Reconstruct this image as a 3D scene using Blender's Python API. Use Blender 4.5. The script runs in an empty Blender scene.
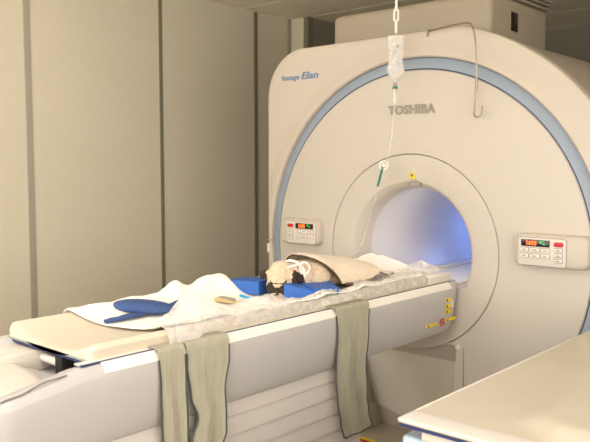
import bpy, bmesh, math, random
from mathutils import Vector, Matrix, noise
random.seed(4)
PI = math.pi
C = bpy.context.scene.collection
scene = bpy.context.scene

# ------------------------------------------------------------------ materials
def srgb(r, g, b):
    f = lambda c: (c/255/12.92) if c/255 <= .04045 else ((c/255+.055)/1.055)**2.4
    return (f(r), f(g), f(b), 1)
def mat(name, col, rough=.5, metal=0., bump=0., bscale=200., vary=0., vscale=3., emit=None, estr=0., alpha=1., trans=0., ior=1.45,
        stretch=None, sheen=0., spec=.5, sss=0.):
    m = bpy.data.materials.new(name); m.use_nodes = True
    nt = m.node_tree; b = nt.nodes['Principled BSDF']
    b.inputs['Base Color'].default_value = col
    b.inputs['Roughness'].default_value = rough
    b.inputs['Metallic'].default_value = metal
    b.inputs['IOR'].default_value = ior
    b.inputs['Alpha'].default_value = alpha
    b.inputs['Specular IOR Level'].default_value = spec
    b.inputs['Transmission Weight'].default_value = trans
    b.inputs['Sheen Weight'].default_value = sheen
    b.inputs['Subsurface Weight'].default_value = sss
    b.inputs['Subsurface Scale'].default_value = .02
    tc = nt.nodes.new('ShaderNodeTexCoord')
    mp = nt.nodes.new('ShaderNodeMapping')
    nt.links.new(tc.outputs['Object'], mp.inputs['Vector'])
    if stretch: mp.inputs['Scale'].default_value = stretch
    n2 = nt.nodes.new('ShaderNodeTexNoise'); n2.inputs['Scale'].default_value = vscale; n2.inputs['Detail'].default_value = 4
    nt.links.new(mp.outputs[0], n2.inputs['Vector'])
    mx = nt.nodes.new('ShaderNodeMix'); mx.data_type = 'RGBA'; mx.blend_type = 'MULTIPLY'
    mx.inputs[0].default_value = 1
    mx.inputs[6].default_value = col
    rp = nt.nodes.new('ShaderNodeMapRange')
    rp.inputs['From Min'].default_value = .3; rp.inputs['From Max'].default_value = .7
    v = max(vary, .01)
    rp.inputs['To Min'].default_value = 1-v; rp.inputs['To Max'].default_value = 1+v*.4
    nt.links.new(n2.outputs['Fac'], rp.inputs['Value'])
    nt.links.new(rp.outputs[0], mx.inputs[7])
    nt.links.new(mx.outputs[2], b.inputs['Base Color'])
    if bump:
        n = nt.nodes.new('ShaderNodeTexNoise'); n.inputs['Scale'].default_value = bscale; n.inputs['Detail'].default_value = 3
        nt.links.new(mp.outputs[0], n.inputs['Vector'])
        bp = nt.nodes.new('ShaderNodeBump'); bp.inputs['Strength'].default_value = bump; bp.inputs['Distance'].default_value = .01
        nt.links.new(n.outputs['Fac'], bp.inputs['Height']); nt.links.new(bp.outputs[0], b.inputs['Normal'])
    if emit:
        b.inputs['Emission Color'].default_value = emit; b.inputs['Emission Strength'].default_value = estr
    return m
M = {}
M['wall'] = mat('woven_wall_panel', srgb(210, 202, 182), .8, bump=.05, bscale=300, vary=.02, vscale=40, stretch=(1, 1, .5))
M['wallpale'] = mat('pale_pillar_paint', srgb(214, 206, 182), .7, vary=.02)
M['seam'] = mat('grey_seam_profile', srgb(172, 164, 150), .5, metal=.2, vary=.02)
M['seamdark'] = mat('dark_seam_profile', srgb(122, 118, 98), .6, vary=.02)
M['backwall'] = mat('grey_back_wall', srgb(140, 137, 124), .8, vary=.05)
M['ceil'] = mat('ceiling_panel', srgb(240, 232, 212), .8, vary=.04, vscale=2)
M['ceilgap'] = mat('ceiling_gap', srgb(80, 72, 58), .8)
M['floor'] = mat('vinyl_floor', srgb(176, 164, 144), .35, vary=.12, vscale=9)
M['gantry'] = mat('cream_gantry_plastic', srgb(194, 184, 171), .42, vary=.02, vscale=2, spec=.35)
M['gantryback'] = mat('gantry_rear_plastic', srgb(164, 153, 135), .5, vary=.02)
M['disc'] = mat('cream_disc_plastic', srgb(194, 186, 175), .42, vary=.015, vscale=2, spec=.35)
M['blue_ring'] = mat('pale_blue_accent', srgb(140, 152, 166), .4, vary=.02)
M['navy'] = mat('navy_rubber', srgb(38, 50, 92), .5)
M['bore'] = mat('bore_liner', srgb(212, 208, 206), .35, vary=.02)
M['white'] = mat('white_plastic', srgb(220, 212, 200), .35, vary=.02)
M['tablew'] = mat('patient_table_plastic', srgb(184, 180, 178), .32, vary=.02)
M['tabled'] = mat('table_bellows', srgb(208, 200, 194), .5, vary=.03)
M['pad'] = mat('cream_vinyl_pad', srgb(208, 197, 176), .5, vary=.02, bump=.03, bscale=90)
M['padedge'] = mat('grey_pad_base', srgb(120, 130, 138), .5)
M['sheet'] = mat('white_cotton', srgb(246, 240, 228), .9, bump=.12, bscale=120, vary=.02, sheen=.2)
M['towel'] = mat('beige_terry_towel', srgb(240, 223, 198), .95, bump=.6, bscale=320, vary=.08, vscale=30, sheen=.3)
M['hem'] = mat('dark_towel_hem', srgb(82, 66, 50), .9, vary=.2, vscale=60)
M['foam'] = mat('royal_blue_foam', srgb(44, 96, 176), .5, bump=.1, bscale=300, vary=.04, vscale=20)
M['denim'] = mat('navy_cushion_cloth', srgb(64, 88, 138), .9, bump=.4, bscale=400, vary=.25, vscale=120)
M['strap'] = mat('grey_green_fabric', srgb(166, 161, 142), .95, bump=.25, bscale=150, vary=.07, vscale=40, stretch=(1, 1, .3))
M['binding'] = mat('dark_strap_binding', srgb(74, 78, 74), .9, vary=.1, vscale=80)
M['steel'] = mat('hook_steel', srgb(150, 138, 122), .35, metal=.8)
M['chain'] = mat('white_chain_plastic', srgb(236, 230, 220), .4)
M['black'] = mat('black_display', srgb(20, 18, 18), .2)
M['darkbrown'] = mat('dark_window', srgb(40, 24, 18), .2)
M['red'] = mat('red_button', srgb(190, 36, 30), .35)
M['button'] = mat('pale_button', srgb(226, 218, 208), .4)
M['outline'] = mat('grey_outline', srgb(150, 142, 134), .5)
M['btnmark'] = mat('grey_print', srgb(130, 124, 122), .6)
M['logo'] = mat('grey_letters', srgb(150, 140, 130), .5)
M['blue_letters'] = mat('blue_letters', srgb(90, 124, 166), .5)
M['orange'] = mat('orange_digits', srgb(255, 80, 20), .5, emit=(1, .12, .02, 1), estr=2.2)
M['green'] = mat('green_lamp', srgb(40, 200, 60), .5, emit=(.1, .8, .1, 1), estr=.8)
M['yellow'] = mat('yellow_sticker', srgb(228, 200, 40), .6)
M['paper'] = mat('white_sticker', srgb(226, 222, 214), .6)
M['greenclip'] = mat('green_clamp', srgb(22, 118, 92), .4)
M['fur'] = mat('fawn_fur', srgb(222, 198, 168), .95, bump=.7, bscale=180, vary=.2, vscale=70, sheen=.3)
M['furdark'] = mat('black_mask_fur', srgb(62, 50, 44), .9, bump=.6, bscale=180, vary=.3, vscale=90)
M['tongue'] = mat('pink_tongue', srgb(206, 122, 136), .4)
M['gauze'] = mat('white_gauze', srgb(244, 240, 232), .9, bump=.4, bscale=400)
M['cyan'] = mat('cyan_cap', srgb(40, 160, 205), .4)
M['manila'] = mat('manila_packet', srgb(226, 200, 140), .7)
M['greycard'] = mat('grey_label', srgb(170, 160, 150), .7)
M['trolley'] = mat('trolley_top', srgb(184, 174, 156), .45, vary=.03, vscale=5)
M['trolleylip'] = mat('trolley_lip', srgb(206, 198, 188), .4)
M['trolleyblue'] = mat('trolley_side', srgb(172, 188, 200), .4)
M['lamp'] = mat('lamp_diffuser', (1, 1, 1, 1), .5, emit=(1, .9, .78, 1), estr=2)
M['gap'] = mat('grey_panel_gap', srgb(120, 114, 110), .7)  # shadow tone for the groove at the end cover
M['keypad'] = mat('keypad_plastic', srgb(206, 198, 188), .4)
M['recess'] = mat('pale_grey_recess', srgb(226, 222, 210), .5)
M['striped'] = mat('grey_green_strip', srgb(150, 156, 146), .5)
M['endw'] = mat('end_cover_plastic', srgb(212, 204, 192), .35)
M['railw'] = mat('white_rail_cover', srgb(232, 226, 216), .35)  # paler than the table plastic, paints the lit bevel
M['rubber'] = mat('black_rubber', srgb(30, 30, 30), .7)

def clear(name, col, fac, rough=.12, bump=.5, bscale=40, milky=.5, wrinkle=False, spread=.25):
    """thin clear plastic: lets the light straight through, with a glossy and slightly milky skin"""
    m = bpy.data.materials.new(name); m.use_nodes = True
    nt = m.node_tree; nt.nodes.clear()
    out = nt.nodes.new('ShaderNodeOutputMaterial')
    tr = nt.nodes.new('ShaderNodeBsdfTransparent')
    gl = nt.nodes.new('ShaderNodeBsdfGlossy'); gl.inputs['Roughness'].default_value = rough
    d1 = nt.nodes.new('ShaderNodeBsdfDiffuse'); d1.inputs['Color'].default_value = col
    d2 = nt.nodes.new('ShaderNodeBsdfTranslucent'); d2.inputs['Color'].default_value = col
    df = nt.nodes.new('ShaderNodeMixShader'); df.inputs[0].default_value = .45
    nt.links.new(d1.outputs[0], df.inputs[1]); nt.links.new(d2.outputs[0], df.inputs[2])
    m1 = nt.nodes.new('ShaderNodeMixShader'); m1.inputs[0].default_value = milky
    m2 = nt.nodes.new('ShaderNodeMixShader')
    tc = nt.nodes.new('ShaderNodeTexCoord')
    n = nt.nodes.new('ShaderNodeTexNoise'); n.inputs['Scale'].default_value = bscale; n.inputs['Detail'].default_value = 5
    n.inputs['Distortion'].default_value = 1.2
    nt.links.new(tc.outputs['Object'], n.inputs['Vector'])
    bp = nt.nodes.new('ShaderNodeBump'); bp.inputs['Strength'].default_value = bump; bp.inputs['Distance'].default_value = .02
    nt.links.new(n.outputs['Fac'], bp.inputs['Height'])
    nt.links.new(bp.outputs[0], gl.inputs['Normal']); nt.links.new(bp.outputs[0], d1.inputs['Normal'])
    rp = nt.nodes.new('ShaderNodeMapRange')
    rp.inputs['From Min'].default_value = .42; rp.inputs['From Max'].default_value = .62
    rp.inputs['To Min'].default_value = max(0, fac-spread); rp.inputs['To Max'].default_value = min(1, fac+spread)
    nt.links.new(n.outputs['Fac'], rp.inputs['Value']); nt.links.new(rp.outputs[0], m2.inputs[0])
    nt.links.new(gl.outputs[0], m1.inputs[1]); nt.links.new(df.outputs[0], m1.inputs[2])
    nt.links.new(tr.outputs[0], m2.inputs[1]); nt.links.new(m1.outputs[0], m2.inputs[2])
    nt.links.new(m2.outputs[0], out.inputs[0])
    return m
M['film'] = clear('clear_crinkled_film', srgb(248, 244, 242), .62, .14, .22, 20, .94, spread=.12)
M['bag'] = clear('clear_bag_vinyl', srgb(246, 246, 244), .56, .3, .05, 30, .97, spread=.06)
M['tube'] = clear('clear_tubing', srgb(238, 234, 226), .5, .1, .1, 80, .8, spread=.05)

# ------------------------------------------------------------------ helpers
def link(name, me, m=None, parent=None, loc=None, smooth=False, angle=40):
    o = bpy.data.objects.new(name, me); C.objects.link(o)
    if m is not None:
        for k in (m if isinstance(m, (list, tuple)) else [m]): me.materials.append(M[k])
    if parent is not None: o.parent = parent
    if loc is not None: o.location = loc
    if smooth:
        me.shade_smooth()
        if angle: me.set_sharp_from_angle(angle=math.radians(angle))
    return o
def obj(name, bm, m, parent=None, loc=None, smooth=True, angle=40):
    bmesh.ops.recalc_face_normals(bm, faces=bm.faces)
    me = bpy.data.meshes.new(name); bm.to_mesh(me); bm.free()
    return link(name, me, m, parent, loc, smooth, angle)
def thing(name, label, cat, loc=(0, 0, 0), group=None):
    o = bpy.data.objects.new(name, None); C.objects.link(o); o.location = loc
    o['label'] = label; o['category'] = cat
    if group: o['group'] = group
    return o
def tag(o, label, cat, group=None):
    o['label'] = label; o['category'] = cat
    if group: o['group'] = group
    return o
def struct(o): o['kind'] = 'structure'; return o
def rbox(lo, hi, bev=0., seg=3, bm=None, tf=None):
    own = bmesh.new()
    bmesh.ops.create_cube(own, size=1)
    lo, hi = Vector(lo), Vector(hi); c = (lo+hi)/2; s = hi-lo
    for v in own.verts: v.co = Vector((v.co.x*s.x, v.co.y*s.y, v.co.z*s.z))+c
    if bev: bmesh.ops.bevel(own, geom=own.edges[:], offset=bev, segments=seg, profile=.5, affect='EDGES')
    if tf:
        for v in own.verts: v.co = tf(v.co)
    if bm is None: return own
    me = bpy.data.meshes.new('t'); own.to_mesh(me); own.free(); bm.from_mesh(me); bpy.data.meshes.remove(me)
    return bm
def plate(cx, cz, w, h, r, y0, y1, bev=0., seg=6):
    """rounded rectangle in the x-z plane between y0 (front) and y1 (back)"""
    bm = bmesh.new(); pts = []
    for qx, qz, a0 in ((1, 1, 0), (-1, 1, 90), (-1, -1, 180), (1, -1, 270)):
        for k in range(seg+1):
            a = math.radians(a0+90*k/seg)
            pts.append((cx+qx*(w/2-r)+r*math.cos(a), cz+qz*(h/2-r)+r*math.sin(a)))
    loops = [(0, y1), (0, y0+bev), (bev*.3, y0+bev*.3), (bev, y0)] if bev else [(0, y1), (0, y0)]
    rings = []
    for ins, y in loops:
        rings.append([bm.verts.new((cx+(x-cx)*(1-2*ins/w), y, cz+(z-cz)*(1-2*ins/h))) for x, z in pts])
    n = len(pts)
    for a, b in zip(rings, rings[1:]):
        for i in range(n): bm.faces.new((a[i], a[(i+1) % n], b[(i+1) % n], b[i]))
    bm.faces.new(rings[0]); bm.faces.new(rings[-1])
    return bm
def tube(pts, r, seg=8, bm=None, closed=False, smoothn=0):
    bm = bm or bmesh.new()
    P = [Vector(p) for p in pts]
    for _ in range(smoothn):
        Q = [P[0]]
        for a, b in zip(P, P[1:]): Q += [a*.75+b*.25, a*.25+b*.75]
        Q.append(P[-1]); P = Q
    n = len(P); up = Vector((0, 0, 1)); rings = []; prev = None
    for i, p in enumerate(P):
        t = (P[(i+1) % n]-P[i-1]) if closed else (P[min(i+1, n-1)]-P[max(i-1, 0)])
        t.normalize()
        if prev is None:
            s = t.cross(up)
            if s.length < .1: s = t.cross(Vector((1, 0, 0)))
        else: s = prev-t*prev.dot(t)
        s.normalize(); prev = s; u = s.cross(t)
        rr = r(i/(n-1)) if callable(r) else r
        rings.append([bm.verts.new(p+(s*math.cos(a)+u*math.sin(a))*rr) for a in [2*PI*k/seg for k in range(seg)]])
    for i in range(n if closed else n-1):
        a, b = rings[i], rings[(i+1) % n]
        for k in range(seg): bm.faces.new((a[k], a[(k+1) % seg], b[(k+1) % seg], b[k]))
    if not closed: bm.faces.new(rings[0]); bm.faces.new(rings[-1][::-1])
    return bm
def cyl(p, q, r, seg=20): return tube([p, q], r, seg)
def loft(loops, closed=False, cap=True, bm=None):
    bm = bm or bmesh.new()
    R = [[bm.verts.new(c) for c in l] for l in loops]; n = len(R[0])
    for i in range(len(R) if closed else len(R)-1):
        a, b = R[i], R[(i+1) % len(R)]
        for k in range(n): bm.faces.new((a[k], a[(k+1) % n], b[(k+1) % n], b[k]))
    if cap and not closed: bm.faces.new(R[0]); bm.faces.new(R[-1][::-1])
    return bm
def extr(prof, y0, y1, bm=None):
    """closed profile in x-z pulled along y"""
    return loft([[(x, y0, z) for x, z in prof], [(x, y1, z) for x, z in prof]], bm=bm)
def grid(f, nu, nv, thick=0.):
    """surface f(u,v); thick gives it a real underside"""
    bm = bmesh.new()
    V = [[Vector(f(i/nu, j/nv)) for j in range(nv+1)] for i in range(nu+1)]
    def nrm(i, j):
        a = V[min(i+1, nu)][j]-V[max(i-1, 0)][j]; b = V[i][min(j+1, nv)]-V[i][max(j-1, 0)]
        c = a.cross(b)
        return c.normalized() if c.length > 1e-12 else Vector((0, 0, 1))
    T = [[bm.verts.new(V[i][j]) for j in range(nv+1)] for i in range(nu+1)]
    for i in range(nu):
        for j in range(nv): bm.faces.new((T[i][j], T[i+1][j], T[i+1][j+1], T[i][j+1]))
    if thick:
        B = [[bm.verts.new(V[i][j]-nrm(i, j)*thick) for j in range(nv+1)] for i in range(nu+1)]
        for i in range(nu):
            for j in range(nv): bm.faces.new((B[i][j], B[i][j+1], B[i+1][j+1], B[i+1][j]))
        for i in range(nu):
            bm.faces.new((T[i][0], B[i][0], B[i+1][0], T[i+1][0])); bm.faces.new((T[i][nv], T[i+1][nv], B[i+1][nv], B[i][nv]))
        for j in range(nv):
            bm.faces.new((T[0][j], T[0][j+1], B[0][j+1], B[0][j])); bm.faces.new((T[nu][j], B[nu][j], B[nu][j+1], T[nu][j+1]))
    return bm
def lerp(tab, x):
    if x <= tab[0][0]: return tab[0][1]
    for (a, p), (b, q) in zip(tab, tab[1:]):
        if x <= b:
            t = (x-a)/(b-a); return p+(q-p)*t
    return tab[-1][1]
def slerp(tab, x):
    if x <= tab[0][0]: return tab[0][1]
    for (a, p), (b, q) in zip(tab, tab[1:]):
        if x <= b:
            t = (x-a)/(b-a); t = t*t*(3-2*t); return p+(q-p)*t
    return tab[-1][1]
def cut(o, cutter_bm):
    """boolean difference baked into the mesh"""
    c = obj('cut', cutter_bm, [], smooth=False)
    md = o.modifiers.new('b', 'BOOLEAN'); md.operation = 'DIFFERENCE'; md.solver = 'EXACT'; md.object = c
    dg = bpy.context.evaluated_depsgraph_get(); dg.update()
    me = bpy.data.meshes.new_from_object(o.evaluated_get(dg))
    old = o.data; o.modifiers.clear(); o.data = me
    me.shade_smooth(); me.set_sharp_from_angle(angle=math.radians(35))
    cm = c.data; bpy.data.objects.remove(c); bpy.data.meshes.remove(cm); bpy.data.meshes.remove(old)
def text(name, s, m, parent, loc, size, width=None, bold=0., shear=0., depth=.0012, rot=(PI/2, 0, 0), spacing=1.):
    cu = bpy.data.curves.new(name, 'FONT'); cu.body = s; cu.size = size; cu.offset = bold; cu.shear = shear
    cu.extrude = depth; cu.space_character = spacing; cu.resolution_u = 3
    t = bpy.data.objects.new(name, cu); C.objects.link(t)
    dg = bpy.context.evaluated_depsgraph_get(); dg.update()
    me = bpy.data.meshes.new_from_object(t.evaluated_get(dg)); bpy.data.objects.remove(t)
    xs = [v.co.x for v in me.vertices]; x0, x1 = min(xs), max(xs)
    k = width/(x1-x0) if width else 1
    for v in me.vertices: v.co.x = (v.co.x-x0)*k
    me.materials.clear()
    o = link(name, me, m, parent, loc); o.rotation_euler = rot
    return o
def fbm(x, y, z=0, o=4): return noise.fractal(Vector((x, y, z)), 1., 2., o)

# ------------------------------------------------------------------ room
CE = 2.73
WX = -2.3
def slab(name, lo, hi, m): return struct(obj(name, rbox(lo, hi), m, smooth=False))
slab('floor', (-2.6, -5.2, -.1), (3.8, 3.95, 0), 'floor')
slab('ceiling', (-2.6, -5.2, CE+.012), (3.8, 3.95, CE+.12), 'ceilgap')
# ceiling panels with narrow gaps are the surface of the ceiling
bm = bmesh.new()
ty = 1.617
for i in range(-2, 5):
    for j in range(-6, 4):
        x0 = -1.69+(i-.0)*1.2; y0 = ty-.61*.0+j*.61
        a, b = max(x0, -2.5), min(x0+1.2, 3.75); c, d = max(y0, -5.1), min(y0+.61, 3.85)
        if b-a < .02 or d-c < .02: continue
        rbox((a+.008, c+.008, CE), (b-.008, d-.008, CE+.014), 0, bm=bm)
struct(obj('ceiling', bm, 'ceil', smooth=False))
slab('wall_left', (WX-.12, -5.2, 0), (WX, 1.6, CE+.02), 'wall')
slab('wall_pillar', (WX-.12, 1.6, 0), (-2.155, 1.9, CE+.02), 'wallpale')
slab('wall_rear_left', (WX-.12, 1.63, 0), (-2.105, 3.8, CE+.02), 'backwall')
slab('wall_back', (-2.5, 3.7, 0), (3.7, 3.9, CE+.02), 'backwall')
slab('wall_right', (3.6, -5.2, 0), (3.75, 3.8, CE+.02), 'wall')
slab('wall_front', (-2.5, -5.2, 0), (3.7, -5.05, CE+.02), 'wall')
for k, (y, w, m) in enumerate(((-1.87, .045, 'seam'), (-.845, .045, 'seam'), (.19, .032, 'seamdark'), (1.165, .04, 'seamdark'))):
    bm = rbox((WX-.01, y-w/2, 0), (WX+.006, y+w/2, CE), .002, 1)
    struct(obj('trim_%d' % (k+1), bm, m, smooth=False))
bm = rbox((WX-.01, .19+.016, 0), (WX+.004, .19+.03, CE), .001, 1); struct(obj('trim_5', bm, 'wallpale', smooth=False))
bm = rbox((WX-.01, 1.545, 0), (WX+.008, 1.598, CE), .002, 1); struct(obj('trim_6', bm, 'seam', smooth=False))
bm = rbox((-2.135, 1.588, 0), (-2.095, 1.66, CE), .002, 1); struct(obj('trim_7', bm, 'seamdark', smooth=False))
struct(obj('baseboard_left', rbox((WX, -5, 0), (WX+.012, 1.58, .09), .003, 1), 'seam', smooth=False))

# ------------------------------------------------------------------ MRI scanner
GX, GZ = -.02, 1.04
N = 320
TH = [2*PI*k/N for k in range(N)]
def inside(x, z, d):
    L, T, R, rc = -1.045+d, 2.145-d, 1.135-d, .27
    if z < 0 or z > T or x < L: return False
    if x < L+rc and z > T-rc and math.hypot(x-(L+rc), z-(T-rc)) > rc: return False
    if x > GX:
        if z > GZ:
            if math.hypot(x-GX, z-GZ) > R: return False
        elif x > GX+R: return False
    return True
OUTC = {}
def outline(d):
    if d not in OUTC:
        r = []
        for t in TH:
            a, b = .5, 2.
            for _ in range(26):
                m = (a+b)/2
                if inside(GX+m*math.cos(t), GZ+m*math.sin(t), d): a = m
                else: b = m
            r.append(a)
        OUTC[d] = r
    return OUTC[d]
def pl(rs, y):
    if not isinstance(rs, list): rs = [rs]*N
    return [(GX+r*math.cos(t), y, GZ+r*math.sin(t)) for r, t in zip(rs, TH)]
def mn(d, r): return [min(a, r) for a in outline(d)]
mri = thing('mri_scanner', 'large cream MRI scanner with round bore and pale blue ring', 'medical scanner', (GX, 0, 0))
def part(name, bm, m, parent=None, **k):
    """part given in world coordinates"""
    parent = parent or mri
    loc = -Vector(parent.location) if parent.parent is None else None
    p = parent; off = Vector((0, 0, 0))
    while p is not None: off += p.location; p = p.parent
    bmesh.ops.translate(bm, verts=bm.verts, vec=-off)
    return obj(name, bm, m, parent, **k)
wedge = lambda: loft([[(-.375, -.6, .60), (-.375, -.0, .60), (-.375, .27, -.1), (-.375, -.6, -.1)],
                      [(.245, -.6, .60), (.245, -.0, .60), (.19, .27, -.1), (.19, -.6, -.1)]])
o0 = outline(0)
loops = [pl(outline(.012), 1.55), pl(outline(.012), .082), pl(outline(.010), .078), pl(outline(.001), .074), pl(outline(0), .070),
         pl(outline(.0), .022), pl(outline(.004), .007), pl(outline(.012), .001), pl(outline(.026), 0),
         pl(mn(.028, 1.075), 0), pl(mn(.030, 1.05), -.003), pl(mn(.032, 1.02), -.011), pl(mn(.034, 1.0), -.016), pl(.985, -.017), pl(.978, -.010),
         pl(.973, .03), pl(.973, 1.55)]
hs = part('housing', loft(loops, closed=True), 'gantry', angle=30)
ac = part('accent_ring', loft([pl(.974, .06), pl(.974, .009), pl(.970, .007), pl(.926, -.003), pl(.922, -.003), pl(.922, .06)], closed=True), 'blue_ring')
nv = part('ring_gasket', loft([pl(.923, .045), pl(.923, -.001), pl(.9165, -.001), pl(.9165, .045)], closed=True), 'navy')
dc = part('front_cover', loft([pl(.916, .04), pl(.916, -.004), pl(.912, -.010), pl(.90, -.014), pl(.7, -.028), pl(.52, -.033), pl(.500, -.032), pl(.4965, -.029), pl(.4965, .04)], closed=True), 'disc', angle=30)
co = part('bore_collar', loft([pl(.4935, .04), pl(.4935, -.029), pl(.4905, -.032), pl(.46, -.033), pl(.39, -.031), pl(.358, -.022), pl(.341, -.004), pl(.331, .03), pl(.325, .10), pl(.36, .10), pl(.42, .04)], closed=True), 'disc', angle=30)
for o in (hs, ac, nv, dc):
    off = -Vector(mri.location)
    w = wedge(); bmesh.ops.translate(w, verts=w.verts, vec=off); cut(o, w)
part('bore_liner', loft([pl(.335, .085), pl(.333, 1.52), pl(.36, 1.52), pl(.36, .085)], closed=True), 'bore', angle=30)
part('recess_panel', loft([[(-.372, .001, .602), (-.372, .03, .602), (-.372, .27, .001), (-.372, .232, .001)], [(.25, .001, .602), (.25, .03, .602), (.205, .27, .001), (.205, .232, .001)]]), 'recess', smooth=False)
part('recess_cheek', rbox((-.385, .0, .0), (-.374, .30, .56)), 'gantry', smooth=False)
# lower dock plate filling the foot of the bore
def seg_prof(r, ztop):
    a0 = math.asin((ztop-GZ)/r); pts = []
    for k in range(41):
        a = a0-(PI+2*a0)*k/40
        pts.append((GX+r*math.cos(a), GZ+r*math.sin(a)))
    return pts
dk = part('dock_plate', extr(seg_prof(.4910, .888), -.0355, .03), 'disc', angle=30)
part('bore_floor', extr(seg_prof(.325, .872), .03, 1.5), 'bore', angle=30)
tr = bmesh.new()
for x in (-.2, .16): rbox((x, .12, .868), (x+.03, 1.5, .886), .003, bm=tr)
part('bore_rail', tr, 'white')
part('back_cover', loft([pl(.36, 1.5), pl(.975, 1.5), pl(.975, 1.54), pl(.36, 1.54)], closed=True), 'gantryback', angle=30)
# seam right of the table recess with its round cap
part('cover_seam', rbox((.3015, -.0335, .02), (.3055, -.02, .595), 0), 'logo', smooth=False)
part('screw_cap', loft([[(.272+r*math.cos(a), y, .594+r*math.sin(a)) for a in [2*PI*k/20 for k in range(20)]] for r, y in ((.014, -.02), (.014, -.037), (.0105, -.039), (.0095, -.034))]), 'white')
# notch and side seam at the left edge
part('release_notch', rbox((-1.033, -.016, .955), (-1.012, .003, 1.01), .002), 'white')
part('side_seam', rbox((-1.042, -.022, 1.03), (-.99, .003, 1.034), 0), 'outline', smooth=False)
# top housing above the gantry
tw = part('top_housing', rbox((-.74, .24, 2.10), (.27, .93, 2.35), .035, 4), 'gantryback')
trim = bmesh.new()
for dz, e in ((.350, .004), (.372, .012), (.39, .02)): rbox((.05-e, .46-e, 2.0+dz), (.27+e, .93+e, 2.0+dz+.012), .003, 1, bm=trim)
part('top_lid', trim, 'seam')
part('top_window', rbox((.262, .462, 2.178), (.275, .545, 2.278), .005, 2), 'darkbrown')
fr = rbox((.264, .456, 2.171), (.272, .551, 2.285), .004, 2); part('top_window_frame', fr, 'outline')

def control_pod(xa, xb, kx, mirror):
    kz = 1.098; s = -1 if mirror else 1
    w = abs(xb-xa); cx = (xa+xb)/2
    pod = part('control_pod', plate(cx, 1.103, w, .145, .03, -.072, .01, .014), 'gantry', angle=50)
    def P(name, bm, m, parent=pod, **k): return part(name, bm, m, parent, **k)
    P('keypad_outline', plate(kx, kz, .224, .128, .014, -.0735, -.06), 'outline', smooth=False)
    P('keypad', plate(kx, kz, .218, .122, .012, -.0755, -.06, .001), 'keypad')
    X = lambda a: kx+s*(a-.109)
    P('display', plate(X(.081), kz+.038, .13, .030, .003, -.079, -.07, .001), 'black')
    P('stop_button', plate(X(.186), kz+.038, .042, .020, .009, -.083, -.07, .003), 'red')
    bt = [(X(a), kz+.008-.027*r, .036 if c != 1 else .044, .016) for r in range(2) for c, a in enumerate((.032, .080, .128))]
    bt += [(X(.186), kz+.013-.0235*r, .034, .014) for r in range(3)]
    for bx, bz, bw, bh in bt:
        P('button_surround', plate(bx, bz, bw+.004, bh+.004, .005, -.0765, -.07, 0, 3), 'btnmark', smooth=False)
        P('button', plate(bx, bz, bw, bh, .004, -.0815, -.07, .002, 3), 'button')
        P('button_mark', rbox((bx-bw*.22, -.0821, bz-.002), (bx+bw*.22, -.081, bz+.002)), 'btnmark', smooth=False)
    dx = min(X(.02), X(.142))+.022
    t = text('digits', '1695', 'orange', pod, (0, 0, 0), .025, .045, .0008); t.location = Vector((dx, -.0795, kz+.0295))-Vector(mri.location)
    P('status_lights', loft([[(dx+.062, -.0795, kz+.038), (dx+.068, -.0795, kz+.038), (dx+.068, -.0795, kz+.044), (dx+.062, -.0795, kz+.044)],
                             [(dx+.062, -.0785, kz+.038), (dx+.068, -.0785, kz+.038), (dx+.068, -.0785, kz+.044), (dx+.062, -.0785, kz+.044)]],
                            bm=rbox((dx+.075, -.0795, kz+.033), (dx+.082, -.0785, kz+.038), bm=rbox((dx+.056, -.0795, kz+.0465), (dx+.080, -.0785, kz+.0480)))), 'green', smooth=False)
    return pod
control_pod(.568, .90, .697, False)
control_pod(-.868, -.582, -.712, True)
t = text('lettering', 'TOSHIBA', 'logo', mri, (-.152-GX, -.0305, 1.737), .062, .276, .0022, spacing=1.08)
t['label'] = 'grey TOSHIBA lettering'
t = text('lettering', 'Vantage', 'blue_letters', mri, (-.925-GX, -.002, 1.969), .043, .136, .0, .25, spacing=1.05)
t['label'] = 'small blue Vantage lettering'
t = text('lettering', 'Elan', 'blue_letters', mri, (-.772-GX, -.002, 1.968), .056, .126, .0006, .25)
t['label'] = 'bolder blue Elan lettering'
ws = part('warning_sticker', loft([[(-.023, y, 1.412), (.019, y, 1.412), (-.002, y, 1.450)] for y in (-.0345, -.030)]), 'yellow', smooth=False)
part('warning_bolt', loft([[(-.002, y, 1.441), (-.009, y, 1.427), (-.003, y, 1.427), (-.007, y, 1.415), (.007, y, 1.431), (.001, y, 1.431)] for y in (-.0352, -.034)]), 'black', ws, smooth=False)
lens = [[(.012+.034*r*math.cos(a), y, 1.386+.016*r*math.sin(a)) for a in [2*PI*k/28 for k in range(28)]] for r, y in ((1, -.02), (1, -.034), (.9, -.035), (.75, -.031))]
part('positioning_lens', loft(lens), 'outline')

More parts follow.
